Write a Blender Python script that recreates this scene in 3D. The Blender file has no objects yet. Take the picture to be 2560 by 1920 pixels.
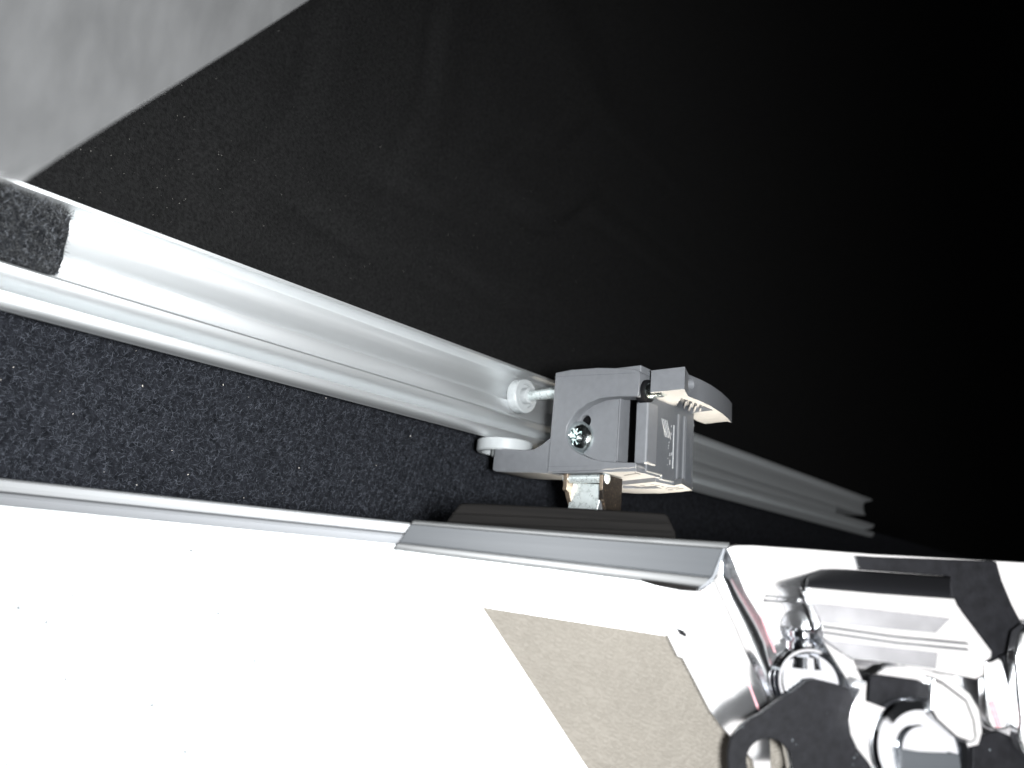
import bpy, bmesh, math, random
import numpy as np
from mathutils import Vector, Matrix

random.seed(7)
rng = np.random.default_rng(7)
scene = bpy.context.scene

# ------------------------------------------------------------------ camera
FPX = 2000.0                      # focal length in photo pixels (2560 wide)
XW = Vector((.99683, .07952, 0)).normalized()          # world axes seen from the camera (x right, y down, z forward)
ZW = Vector((.0776, -.9707, .2275)).normalized()
XW = (XW - ZW * XW.dot(ZW)).normalized()
YW = ZW.cross(XW)

def ray(x, y):
    c = Vector(((x - 1280) / FPX, (y - 960) / FPX, 1))
    return Vector((XW.dot(c), YW.dot(c), ZW.dot(c)))

cam_d = bpy.data.cameras.new('camera')
cam_d.sensor_width = 36.0
cam_d.lens = 36.0 * FPX / 2560
cam_d.clip_start = .005
cam_d.clip_end = 50
cam_d.dof.use_dof = True
cam_d.dof.focus_distance = .265
cam_d.dof.aperture_fstop = 12.5
cam = bpy.data.objects.new('camera', cam_d)
scene.collection.objects.link(cam)
rt = Vector((XW.x, YW.x, ZW.x)); up = -Vector((XW.y, YW.y, ZW.y)); bk = -Vector((XW.z, YW.z, ZW.z))
cam.matrix_world = Matrix((rt, up, bk)).transposed().to_4x4()
scene.camera = cam

# ------------------------------------------------------------------ light
world = bpy.data.worlds.new('World'); scene.world = world
world.use_nodes = True
world.node_tree.nodes['Background'].inputs[0].default_value = (.9, .95, 1, 1)
world.node_tree.nodes['Background'].inputs[1].default_value = .022

RV0 = Vector((.6597, .7515, 0)).normalized(); AV0 = Vector((RV0.y, -RV0.x, 0))       # along and out of the rail
def area(name, loc, target, size, energy, color, size_y=None):
    d = bpy.data.lights.new(name, 'AREA'); d.energy = energy; d.color = color; d.size = size
    if size_y: d.shape = 'RECTANGLE'; d.size_y = size_y
    o = bpy.data.objects.new(name, d); scene.collection.objects.link(o)
    o.location = loc
    o.rotation_euler = (Vector(target) - Vector(loc)).to_track_quat('-Z', 'Y').to_euler()
    return o
area('camera_flash', (.024, -.012, .000), (.02, .3, .03), .020, 2.1, (.95, .98, 1.0))
area('reflection_fill', (.50, -.80, -.22), (.10, .20, -.04), .95, 4.0, (1.0, .98, .97), 1.05)      # added light for the chrome to reflect, in place of an unseen room
fd = area('underside_fill', tuple(AV0 * -.150 + RV0 * .285 + Vector((0, 0, -.22))), tuple(AV0 * -.146 + RV0 * .268 + Vector((0, 0, .05))), .05, .15, (1.0, .89, .72))
fd.data.spread = math.radians(25)            # unseen added beam, kept narrow to brighten the carriage undersides

scene.view_settings.view_transform = 'Standard'
scene.view_settings.look = 'None'
scene.view_settings.exposure = 0
scene.view_settings.gamma = 1
scene.view_settings.use_curve_mapping = False

# ------------------------------------------------------------------ axes of the place
RV = Vector((.6597, .7515, 0)).normalized()       # along the rail
AV = Vector((RV.y, -RV.x, 0))                     # out of the rail, towards the viewer
ZV = Vector((0, 0, 1))
K = .221                                          # rail face lies in the plane a = -K
Y0 = .200                                         # front face of the door panel

def W(a, r, z): return AV * a + RV * r + ZV * z
def on_a(x, y, a): d = ray(x, y); return d * (a / d.dot(AV))
def on_r(x, y, r): d = ray(x, y); return d * (r / d.dot(RV))
def on_z(x, y, z): d = ray(x, y); return d * (z / d.z)
def on_y(x, y, off=0.): d = ray(x, y); return d * ((Y0 - off) / d.y)

# ------------------------------------------------------------------ building helpers
ORIG = {}
def root(name, loc, label, cat, group=None):
    o = bpy.data.objects.new(name, None); scene.collection.objects.link(o)
    o.empty_display_size = .01
    o.location = loc; ORIG[o] = Vector(loc)
    o['label'] = label; o['category'] = cat
    if group: o['group'] = group
    return o
def tag(o, label=None, cat=None, kind=None, group=None):
    if label: o['label'] = label
    if cat: o['category'] = cat
    if kind: o['kind'] = kind
    if group: o['group'] = group
    return o
def obj(name, verts, faces, m, parent=None, bevel=0, smooth=35, seg=2, origin=None):
    if parent is not None: org = ORIG[parent]
    elif origin is not None: org = Vector(origin)
    else:
        org = sum((Vector(v) for v in verts), Vector()) / len(verts)
    me = bpy.data.meshes.new(name)
    me.from_pydata([tuple(Vector(v) - org) for v in verts], [], faces)
    bm = bmesh.new(); bm.from_mesh(me)
    bmesh.ops.recalc_face_normals(bm, faces=bm.faces)
    bm.to_mesh(me); bm.free()
    if smooth:
        me.polygons.foreach_set('use_smooth', [True] * len(me.polygons))
        me.set_sharp_from_angle(angle=math.radians(smooth))
    me.materials.append(m)
    o = bpy.data.objects.new(name, me); scene.collection.objects.link(o)
    ORIG[o] = org
    if parent is not None: o.parent = parent
    else: o.location = org
    if bevel:
        b = o.modifiers.new('bevel', 'BEVEL'); b.width = bevel; b.segments = seg
        b.limit_method = 'ANGLE'; b.angle_limit = math.radians(38); b.harden_normals = True
    return o
def prism_vf(poly, ext):
    n = len(poly); ext = Vector(ext)
    v = [Vector(p) for p in poly] + [Vector(p) + ext for p in poly]
    f = [list(range(n)), list(range(2 * n - 1, n - 1, -1))]
    for i in range(n):
        j = (i + 1) % n; f.append([i, i + n, j + n, j])
    return v, f
def prism(name, poly, ext, m, parent=None, **k):
    v, f = prism_vf(poly, ext)
    return obj(name, v, f, m, parent, **k)
def box_ar(a0, a1, r0, r1, z0, z1):
    return prism_vf([W(a0, r0, z0), W(a1, r0, z0), W(a1, r1, z0), W(a0, r1, z0)], ZV * (z1 - z0))
def merge(parts):
    V, F = [], []
    for v, f in parts:
        n = len(V); V += v; F += [[i + n for i in q] for q in f]
    return V, F
def lathe_vf(center, axis, prof, n=32):
    """prof = [(radius, along axis)]"""
    axis = Vector(axis).normalized(); u = axis.orthogonal().normalized(); w = axis.cross(u)
    V, F = [], []
    for rad, h in prof:
        for i in range(n):
            t = 2 * math.pi * i / n
            V.append(Vector(center) + axis * h + (u * math.cos(t) + w * math.sin(t)) * rad)
    for k in range(len(prof) - 1):
        for i in range(n):
            j = (i + 1) % n
            F.append([k * n + i, k * n + j, (k + 1) * n + j, (k + 1) * n + i])
    F.append(list(range(n))[::-1]); b = (len(prof) - 1) * n; F.append([b + i for i in range(n)])
    return V, F
def lathe(name, center, axis, prof, m, parent=None, n=32, **k):
    v, f = lathe_vf(center, axis, prof, n); return obj(name, v, f, m, parent, **k)
def loft_vf(rows, cap=True):
    """rows: list of closed sections (same count)"""
    n = len(rows[0]); V = [p for r in rows for p in r]; F = []
    for k in range(len(rows) - 1):
        for i in range(n):
            j = (i + 1) % n
            F.append([k * n + i, k * n + j, (k + 1) * n + j, (k + 1) * n + i])
    if cap:
        F.append(list(range(n))); b = (len(rows) - 1) * n; F.append([b + i for i in range(n)][::-1])
    return V, F
def cut(o, cutters):
    """boolean difference baked into the mesh; cutters are (verts, faces) in world space"""
    for v, f in cutters:
        c = obj('cutter', v, f, o.data.materials[0], smooth=0)
        mod = o.modifiers.new('cut', 'BOOLEAN'); mod.operation = 'DIFFERENCE'; mod.object = c; mod.solver = 'EXACT'
        while o.modifiers.find('cut') > 0: o.modifiers.move(o.modifiers.find('cut'), 0)
        bev = [x for x in o.modifiers if x.type == 'BEVEL']
        for b in bev: b.show_viewport = False
        bpy.context.view_layer.update()
        dg = bpy.context.evaluated_depsgraph_get()
        me = bpy.data.meshes.new_from_object(o.evaluated_get(dg))
        o.modifiers.remove(o.modifiers['cut'])
        for b in bev: b.show_viewport = True
        old = o.data; o.data = me; me.name = old.name; bpy.data.meshes.remove(old)
        me.polygons.foreach_set('use_smooth', [True] * len(me.polygons))
        me.set_sharp_from_angle(angle=math.radians(35))
        cm = c.data; bpy.data.objects.remove(c); bpy.data.meshes.remove(cm)

# ------------------------------------------------------------------ materials
def mat(name, color, rough=.5, metal=0., var=.0, vscale=400., bump=0., bscale=2000., coat=0., sheen=0., stretch=None,
        rvar=0., spec=.5, speck=None):
    m = bpy.data.materials.new(name); m.use_nodes = True
    nt = m.node_tree; b = nt.nodes['Principled BSDF']
    b.inputs['Roughness'].default_value = rough; b.inputs['Metallic'].default_value = metal
    b.inputs['Specular IOR Level'].default_value = spec
    if coat: b.inputs['Coat Weight'].default_value = coat; b.inputs['Coat Roughness'].default_value = .08
    if sheen: b.inputs['Sheen Weight'].default_value = sheen; b.inputs['Sheen Roughness'].default_value = .5
    tc = nt.nodes.new('ShaderNodeTexCoord'); mp = nt.nodes.new('ShaderNodeMapping')
    nt.links.new(tc.outputs['Object'], mp.inputs[0])
    if stretch:
        m0 = mp; m0.inputs['Rotation'].default_value = (0, 0, stretch[1])
        mp = nt.nodes.new('ShaderNodeMapping'); mp.inputs['Scale'].default_value = stretch[0]
        nt.links.new(m0.outputs[0], mp.inputs[0])
    n = nt.nodes.new('ShaderNodeTexNoise'); n.inputs['Scale'].default_value = vscale; n.inputs['Detail'].default_value = 6
    nt.links.new(mp.outputs[0], n.inputs['Vector'])
    mx = nt.nodes.new('ShaderNodeMix'); mx.data_type = 'RGBA'
    c = Vector(color[:3])
    mx.inputs[6].default_value = (*(c * (1 - var)), 1); mx.inputs[7].default_value = (*[min(1, q) for q in c * (1 + var)], 1)
    cr = nt.nodes.new('ShaderNodeMapRange'); cr.inputs[1].default_value = .3; cr.inputs[2].default_value = .7
    nt.links.new(n.outputs[0], cr.inputs[0]); nt.links.new(cr.outputs[0], mx.inputs[0])
    out = mx.outputs[2]
    if speck:                                  # (scale, threshold, colour): scattered dirt
        sn = nt.nodes.new('ShaderNodeTexNoise'); sn.inputs['Scale'].default_value = speck[0]; sn.inputs['Detail'].default_value = 2
        nt.links.new(tc.outputs['Object'], sn.inputs['Vector'])
        sr = nt.nodes.new('ShaderNodeMapRange'); sr.inputs[1].default_value = speck[1]; sr.inputs[2].default_value = speck[1] + .03
        nt.links.new(sn.outputs[0], sr.inputs[0])
        m2 = nt.nodes.new('ShaderNodeMix'); m2.data_type = 'RGBA'; m2.inputs[7].default_value = (*speck[2], 1)
        nt.links.new(sr.outputs[0], m2.inputs[0]); nt.links.new(out, m2.inputs[6]); out = m2.outputs[2]
    nt.links.new(out, b.inputs['Base Color'])
    if rvar:
        rr = nt.nodes.new('ShaderNodeMapRange'); rr.inputs[1].default_value = .3; rr.inputs[2].default_value = .7
        rr.inputs[3].default_value = rough * (1 - rvar); rr.inputs[4].default_value = min(1, rough * (1 + rvar))
        nt.links.new(n.outputs[0], rr.inputs[0]); nt.links.new(rr.outputs[0], b.inputs['Roughness'])
    if bump:
        n2 = nt.nodes.new('ShaderNodeTexNoise'); n2.inputs['Scale'].default_value = bscale; n2.inputs['Detail'].default_value = 5
        nt.links.new(mp.outputs[0], n2.inputs['Vector'])
        bp = nt.nodes.new('ShaderNodeBump'); bp.inputs['Strength'].default_value = bump; bp.inputs['Distance'].default_value = .0003
        nt.links.new(n2.outputs[0], bp.inputs['Height']); nt.links.new(bp.outputs[0], b.inputs['Normal'])
    return m

ang_r = math.atan2(RV.y, RV.x)
M = {}
M['alu'] = mat('anodised_aluminium', (.90, .915, .92), .53, 1.0, .025, 300, .0, 1500, stretch=((.006, 1, 1), -ang_r), rvar=.05)
M['alu_x'] = mat('pale_edge_aluminium', (.33, .335, .34), .5, .0, .03, 300, .05, 1500, stretch=((.02, 1, 1), 0))
M['alu_b'] = mat('edge_bead_aluminium', (.235, .24, .25), .5, 0, .03, 300, .03, 1500, stretch=((.02, 1, 1), 0), spec=.2)
M['cap'] = mat('grey_cap_profile', (.040, .043, .047), .5, 0, .06, 500, .10, 1200, stretch=((.03, 1, 1), 0), spec=.2)
M['cap_lip'] = mat('cap_lip_highlight', (.068, .069, .069), .45, .0, .06, 500, .08, 1200, stretch=((.03, 1, 1), 0), spec=.5)  # lighter lip colour stands in for the highlight on the rounded edge
M['white'] = mat('white_laminate', (.84, .86, .86), .32, 0, .015, 120, .05, 900, speck=(420, .675, (.175, .19, .195)))
M['white_strip'] = mat('white_coated_frame', (.84, .84, .85), .30, 0, .01, 200)
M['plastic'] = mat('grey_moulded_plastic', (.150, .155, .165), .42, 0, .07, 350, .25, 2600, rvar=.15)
M['plastic_d'] = mat('grey_plastic_shaded', (.100, .106, .115), .45, 0, .07, 350, .25, 2600)  # darker copy of the plastic, side face shade put into the colour
M['mark'] = mat('moulded_marking', (.035, .036, .04), .55)
M['marklight'] = mat('pale_raised_marking', (.40, .41, .42), .45)  # paler than the plastic around it
M['dark'] = mat('black_part_and_shade', (.006, .006, .007), .8, spec=.1)  # black parts, also painted shade in hollows and the lip's dark reflection
M['nylon'] = mat('white_nylon', (.43, .45, .455), .40, 0, .03, 300, .08, 1500)
M['zinc'] = mat('zinc_plated_steel', (.66, .71, .70), .32, .45, .10, 500, .15, 1500, rvar=.4, speck=(1500, .70, (.10, .10, .09)))
M['zinc_b'] = mat('bright_zinc_screw', (.80, .87, .86), .14, 1, .12, 900, .2, 1800, rvar=.5)
M['grease'] = mat('greasy_brown_steel', (.012, .009, .007), .45, 0, .7, 1200, .8, 2400, spec=.3, speck=(1500, .63, (.11, .08, .055)))
M['bronze'] = mat('yellow_passivated_steel', (.42, .33, .25), .28, .8, .25, 1200, .2, 1800)
M['rubber'] = mat('black_rubber_seal', (.005, .0045, .0042), .85, 0, .35, 500, .3, 1500, stretch=((.05, 1, 1), 0), spec=.1)
M['chrome'] = mat('chrome_plate', (.93, .93, .94), .16, 1, .02, 60, .0, 900, rvar=.1)
M['chrome_s'] = mat('polished_chrome', (.86, .88, .92), .07, 1, .02, 300, .05, 700)
M['black'] = mat('black_plate_and_reflection', (.0058, .0058, .007), .65, 0, .35, 500, .3, 1400, spec=.12, speck=(1100, .765, (.35, .4, .42)))  # real lower plate, plus dark chrome reflections painted as black plates
M['red'] = mat('pale_red_line', (.42, .20, .22), .5, 0, .2, 900)  # pale red strips along the chrome edges
M['flap'] = mat('grey_brushed_fabric', (.049, .049, .0492), .95, 0, .17, 240, .6, 900, sheen=.2, stretch=((1, 1, .35), .5))
M['leaf_shade'] = mat('lever_leaf_shade', (.20, .195, .20), .35, .3, .15, 120, .1, 900, rvar=.2)  # grey shade painted onto the chrome lever leaf
M['lint'] = mat('pale_lint', (.78, .72, .66), .8)
M['dust'] = mat('dull_dust', (.42, .40, .37), .9)
M['fibre'] = mat('charcoal_felt_fibre', (.022, .024, .029), .85, 0, .35, 60, spec=.1)
M['padfibre'] = mat('black_pile_fibre', (.035, .037, .042), .6, 0, .5, 300, sheen=.3, spec=.4)

def island(m, lo, hi, power):
    nt = m.node_tree; b = nt.nodes['Principled BSDF']
    g = nt.nodes.new('ShaderNodeNewGeometry'); p = nt.nodes.new('ShaderNodeMath'); p.operation = 'POWER'; p.inputs[1].default_value = power
    x = nt.nodes.new('ShaderNodeMix'); x.data_type = 'RGBA'; x.inputs[6].default_value = (*lo, 1); x.inputs[7].default_value = (*hi, 1)
    nt.links.new(g.outputs['Random Per Island'], p.inputs[0]); nt.links.new(p.outputs[0], x.inputs[0]); nt.links.new(x.outputs[2], b.inputs['Base Color'])
island(M['fibre'], (.008, .009, .011), (.125, .135, .16), 3.0)
island(M['padfibre'], (.010, .011, .012), (.16, .17, .19), 7.0)

def felt_mat(name, c, scale, d, sh=.02, var=.55):
    m = mat(name, c, .98, 0, var, scale, 1.0, scale * 2.2, sheen=sh, spec=.0)
    for n in m.node_tree.nodes:
        if n.type == 'BUMP': n.inputs['Distance'].default_value = d
    return m
M['felt'] = felt_mat('charcoal_felt', (.016, .0172, .021), 420, .0012)
M['cloth'] = felt_mat('black_lining_cloth', (.0200, .0200, .0201), 800, .0005, 0, .34)
cb = M['cloth'].node_tree.nodes['Principled BSDF']; cb.inputs['Specular IOR Level'].default_value = .0; cb.inputs['Roughness'].default_value = .58
M['pad'] = felt_mat('black_pile_pad', (.014, .015, .017), 500, .0015)

def leather():
    m = mat('beige_leatherette', (.140, .1265, .108), .66, 0, .04, 60, spec=.25)
    nt = m.node_tree; b = nt.nodes['Principled BSDF']
    tc = [n for n in nt.nodes if n.type == 'TEX_COORD'][0]
    r0 = nt.nodes.new('ShaderNodeMapping'); r0.inputs['Rotation'].default_value = (0, -.35, 0)
    nt.links.new(tc.outputs['Object'], r0.inputs[0])
    mp = nt.nodes.new('ShaderNodeMapping'); mp.inputs['Scale'].default_value = (.42, 1, 1)
    nt.links.new(r0.outputs[0], mp.inputs[0])
    w = nt.nodes.new('ShaderNodeTexNoise'); w.noise_type = 'RIDGED_MULTIFRACTAL'; w.inputs['Scale'].default_value = 300
    w.inputs['Detail'].default_value = 5; w.inputs['Roughness'].default_value = .62; w.inputs['Distortion'].default_value = .6
    nt.links.new(mp.outputs[0], w.inputs['Vector'])
    n2 = nt.nodes.new('ShaderNodeTexNoise'); n2.inputs['Scale'].default_value = 1900; n2.inputs['Detail'].default_value = 3
    nt.links.new(tc.outputs['Object'], n2.inputs['Vector'])
    v = nt.nodes.new('ShaderNodeTexVoronoi'); v.feature = 'DISTANCE_TO_EDGE'; v.inputs['Scale'].default_value = 1250
    nt.links.new(mp.outputs[0], v.inputs['Vector'])
    vr = nt.nodes.new('ShaderNodeMapRange'); vr.inputs[2].default_value = .25; vr.inputs[4].default_value = .45; vr.interpolation_type = 'SMOOTHSTEP'
    nt.links.new(v.outputs['Distance'], vr.inputs[0])
    ad = nt.nodes.new('ShaderNodeMath'); nt.links.new(vr.outputs[0], ad.inputs[0]); nt.links.new(w.outputs[0], ad.inputs[1])
    mu = nt.nodes.new('ShaderNodeMath'); mu.operation = 'MULTIPLY_ADD'; mu.inputs[1].default_value = .6
    nt.links.new(n2.outputs[0], mu.inputs[0]); nt.links.new(ad.outputs[0], mu.inputs[2])
    bp = nt.nodes.new('ShaderNodeBump'); bp.inputs['Strength'].default_value = .62; bp.inputs['Distance'].default_value = .0006
    nt.links.new(mu.outputs[0], bp.inputs['Height']); nt.links.new(bp.outputs[0], b.inputs['Normal'])
    return m
M['leather'] = leather()

# ================================================================== SETTING: lining wall and felt wall
FELT_A = -(K + .0295)
WALL_A = -(K + .046)
_t = math.radians(4.0)                              # the cloth recedes a little more than the rail
RWL = Vector((RV.x * math.cos(_t) - RV.y * math.sin(_t), RV.x * math.sin(_t) + RV.y * math.cos(_t), 0)); AWL = Vector((RWL.y, -RWL.x, 0))
WP0 = W(WALL_A, -.10, 0); WC = WP0.dot(AWL)
def on_w(x, y, off=0.): d = ray(x, y); return d * ((WC + off) / d.dot(AWL))
def wall():
    rs = np.concatenate([np.linspace(-.45, .45, 260), np.linspace(.45, 9.0, 60)[1:]])
    zs = np.concatenate([np.linspace(-.35, .02, 6), np.linspace(.02, .40, 170)[1:], np.linspace(.40, 7.0, 50)[1:]])
    Rg, Zg = np.meshgrid(rs, zs)
    D = np.zeros_like(Rg)
    def pr(x, y):
        p = on_w(x, y); return np.array((p.dot(RWL), p.z))
    creases = [((880, -40), (640, 430), .0042, .010), ((1135, -40), (1020, 330), .0040, .009),
               ((560, 240), (430, 640), .003, .012), ((1000, 470), (1480, 560), .004, .010),
               ((820, 560), (1330, 760), .0035, .010), ((1090, 420), (1500, 320), .004, .012),
               ((1350, 560), (1560, 480), .003, .008), ((700, 640), (1150, 720), .0025, .008)]
    for p0, p1, amp, w in creases:
        a, b = pr(*p0), pr(*p1); d = b - a; L = np.hypot(*d); d /= L
        s = (Rg - a[0]) * d[0] + (Zg - a[1]) * d[1]
        q = -(Rg - a[0]) * d[1] + (Zg - a[1]) * d[0] + .004 * np.sin(s * 60)
        env = np.exp(-np.clip(np.maximum(-s, s - L), 0, None) ** 2 / (2 * .02 ** 2))
        D += env * amp * .45 * (np.exp(-((q - w) / (1.4 * w)) ** 2) - .9 * np.exp(-((q + .3 * w) / (.5 * w)) ** 2))
    D += .0012 * np.sin(Rg * 23 + 3 * np.sin(Zg * 17)) * np.sin(Zg * 19 + 1)
    V = [AWL * (WC + D[i, j]) + RWL * rs[j] + ZV * zs[i] for i in range(len(zs)) for j in range(len(rs))]
    n = len(rs)
    F = [[i * n + j, i * n + j + 1, (i + 1) * n + j + 1, (i + 1) * n + j] for i in range(len(zs) - 1) for j in range(n - 1)]
    o = obj('wall_lining', V, F, M['cloth'], smooth=180)
    return tag(o, kind='structure', label='wrinkled black cloth lining behind the aluminium rail')
lining = wall()

felt_v, felt_f = box_ar(WALL_A + .001, FELT_A, -.45, 1.3, -.30, .066)
felt = obj('wall_felt', felt_v, felt_f, M['felt'], smooth=0)
tag(felt, kind='structure', label='charcoal felt wall covering below the aluminium rail')

def fibres(name, n, base_fn, normal, tang, length, width, m, parent, lift=.5, group=None):
    """many short curved ribbons lying on a surface"""
    P = base_fn(n)                                          # n x 3
    N = np.array(normal); T = np.array(tang); B = np.cross(N, T)
    th = rng.uniform(0, 2 * np.pi, n); th2 = th + rng.normal(0, .9, n)
    L = length * rng.uniform(.5, 1.3, n)
    h = lift * L * rng.uniform(.1, 1., n)
    d1 = np.cos(th)[:, None] * T + np.sin(th)[:, None] * B
    d2 = np.cos(th2)[:, None] * T + np.sin(th2)[:, None] * B
    p0 = P; p1 = P + d1 * (L * .5)[:, None] + N * h[:, None]; p2 = p1 + d2 * (L * .5)[:, None] - N * (h * rng.uniform(-.4, .9, n))[:, None]
    s = np.cross(d1, N) * (width * .5) + N * (width * .25)
    V = np.stack([p0 - s, p0 + s, p1 - s, p1 + s, p2 - s * .3, p2 + s * .3], 1).reshape(-1, 3)
    idx = np.arange(n)[:, None] * 6
    F = np.concatenate([idx + np.array([0, 1, 3, 2]), idx + np.array([2, 3, 5, 4])], 1).reshape(-1, 4)
    org = np.array(ORIG[parent]); V = V - org
    me = bpy.data.meshes.new(name); me.vertices.add(len(V)); me.vertices.foreach_set('co', V.ravel())
    me.loops.add(F.size); me.loops.foreach_set('vertex_index', F.ravel())
    me.polygons.add(len(F)); me.polygons.foreach_set('loop_start', np.arange(len(F)) * 4)
    me.polygons.foreach_set('loop_total', np.full(len(F), 4)); me.update(); me.validate()
    me.materials.append(m)
    o = bpy.data.objects.new(name, me); scene.collection.objects.link(o); o.parent = parent; o['kind'] = 'stuff'
    return o
def felt_pts(n):
    r = rng.uniform(-.12, .33, n); z = rng.uniform(-.012, .062, n)
    # clumps
    r = r + .0012 * np.sin(z * 2300 + r * 900); z = z + .0012 * np.sin(r * 2100 - z * 700)
    return np.outer(r, RV) + np.outer(z, ZV) + np.array(AV) * (FELT_A + .0001)
fibres('felt_fibres', 170000, felt_pts, AV, RV, .0016, .00008, M['fibre'], felt, .55)

def lint(name, n, fn, m, s0, s1, label, cat):
    V, F = [], []
    pts = fn(n)
    for p in pts:
        p = Vector(p); s = random.uniform(s0, s1); t = random.uniform(0, 6.28)
        d = RV * math.cos(t) + ZV * math.sin(t); e = (-RV * math.sin(t) + ZV * math.cos(t))
        k = random.uniform(.25, .7); q = len(V)
        V += [p + d * s, p + e * s * k, p - d * s, p - e * s * k, p + AV * s * .5]
        F += [[q, q + 1, q + 4], [q + 1, q + 2, q + 4], [q + 2, q + 3, q + 4], [q + 3, q, q + 4]]
    o = obj(name, V, F, m, smooth=0)
    return tag(o, label, cat, 'stuff')
def lint_felt(n):
    out = []
    spots = [(275, 860), (558, 962), (150, 978), (340, 877), (700, 985), (430, 1126), (260, 1180), (930, 960), (660, 880), (815, 995), (60, 770)]
    for x, y in spots: out.append(on_a(x, y, FELT_A + .0012))
    while len(out) < n:
        p = W(FELT_A + .0012, random.uniform(-.08, .28), random.uniform(-.005, .055)); out.append(p)
    return out
lint('lint_specks', 46, lint_felt, M['lint'], .00012, .00042, 'tiny pale lint specks on the charcoal felt', 'lint')
def lint_cloth(n):
    out = []
    while len(out) < n:
        if random.random() < .55: x, y = random.gauss(450, 190), random.gauss(400, 130)
        else: x, y = random.gauss(1000, 260), random.gauss(640, 150)
        if y > 470 + .37 * x or y < 5 or x < 5: continue
        out.append(on_w(x, y, .0035))
    return out
dusts = lint('dust_specks', 170, lint_cloth, M['dust'], .00006, .00026, 'scattered pale dust specks on the black cloth lining', 'dust')

# ================================================================== GREY FABRIC FLAP, top left
def flap():
    edge = [(86, 436), (180, 372), (320, 282), (470, 190), (620, 96), (770, 0), (900, -84), (1000, -150), (1400, -410), (1900, -735)]
    nx = 34
    V, F = [], []
    T = .0035
    for side in (0, 1):
        for i, (x, y) in enumerate(edge):
            for j in range(nx + 1):
                t = j / nx
                px_, py_ = x + (-900 - x) * t, y + (((400 - 190 * i) if i else 436) - y) * t
                q = on_a(px_, py_, -.132 + .004 * math.sin(3 * t) * (i / 8))
                q = q + AV * (-.0016 * math.exp(-(t / .05) ** 2) + .0012 * math.sin(9 * t + i))
                V.append(q - AV * (T * side))
    n = nx + 1; m_ = len(edge); o2 = n * m_
    for i in range(m_ - 1):
        for j in range(nx):
            F.append([i * n + j, i * n + j + 1, (i + 1) * n + j + 1, (i + 1) * n + j])
            F.append([o2 + i * n + j, o2 + (i + 1) * n + j, o2 + (i + 1) * n + j + 1, o2 + i * n + j + 1])
    for i in range(m_ - 1):
        for j in (0, nx):
            F.append([i * n + j, (i + 1) * n + j, o2 + (i + 1) * n + j, o2 + i * n + j])
    for j in range(nx):
        for i in (0, m_ - 1):
            F.append([i * n + j, i * n + j + 1, o2 + i * n + j + 1, o2 + i * n + j])
    o = obj('fabric_flap', V, F, M['flap'], smooth=60)
    return tag(o, 'blurred light grey fabric flap hanging above the rail in the corner', 'fabric')
flap()

# ================================================================== ALUMINIUM RAIL
ZT = on_a(1350, 935, -K).z; ZB = on_a(1365, 1126, -K).z; H = ZT - ZB
R_START = on_a(-260, 600, -K).dot(RV) - .15
R_END = on_a(2182, 1300, -K).dot(RV); R_WEB = on_a(2105, 1275, -K).dot(RV)
rail = root('aluminium_rail', W(-K, R_START, ZB), 'long silver aluminium guide rail running across the black lining', 'rail')
BACK = -.0290
def rail_part(name, prof, r1, m=None, BACK=BACK, back=None):
    front = [(o * .85 - .0055, ZT - f * H) for f, o in prof]
    sec = front + ([(BACK, front[-1][1]), (BACK, front[0][1])] if back is None else [(o, ZT - f * H) for f, o in back])
    rows = [[W(-K + o, r, z) for o, z in sec] for r in (R_START, r1)]
    v, f = loft_vf(rows); return obj(name, v, f, m or M['alu'], rail, smooth=28)
def arc(f0, f1, o0, o1, n=10, p=1.0):
    return [(f0 + (f1 - f0) * (1 - math.cos(math.pi * i / n)) / 2, o0 + (o1 - o0) * math.sin(math.pi * i / n) ** p) for i in range(n + 1)]
rail_part('top_flange', [(0, .0035), (.006, .0052), (.015, .0062), (.045, .0060), (.060, .0050), (.075, .0018), (.092, -.0008), (.13, -.0020), (.20, -.0028), (.29, -.0026), (.37, -.0019), (.43, -.0010), (.437, -.0007)], R_END)
rail_part('web', [(.443, -.0010), (.450, .0016), (.53, .0013), (.60, .0002), (.618, -.0004), (.643, -.0050)], R_WEB, BACK=-.016)
rail_part('upper_bead', [(.6435, -.0050), (.655, .0030), (.661, .0058), (.672, .0073), (.69, .0077), (.735, .0069), (.775, .0054), (.797, .0036), (.838, -.0062)], R_END, BACK=-.014)
rail_part('lower_bead', [(.8385, -.0062), (.868, .0030), (.876, .0060), (.890, .0074), (.92, .0074), (.96, .0066), (.99, .0056), (1.0, .0048)], R_END, back=[(1.0, -.0042), (.885, -.0046), (.8385, -.0140)])

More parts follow.
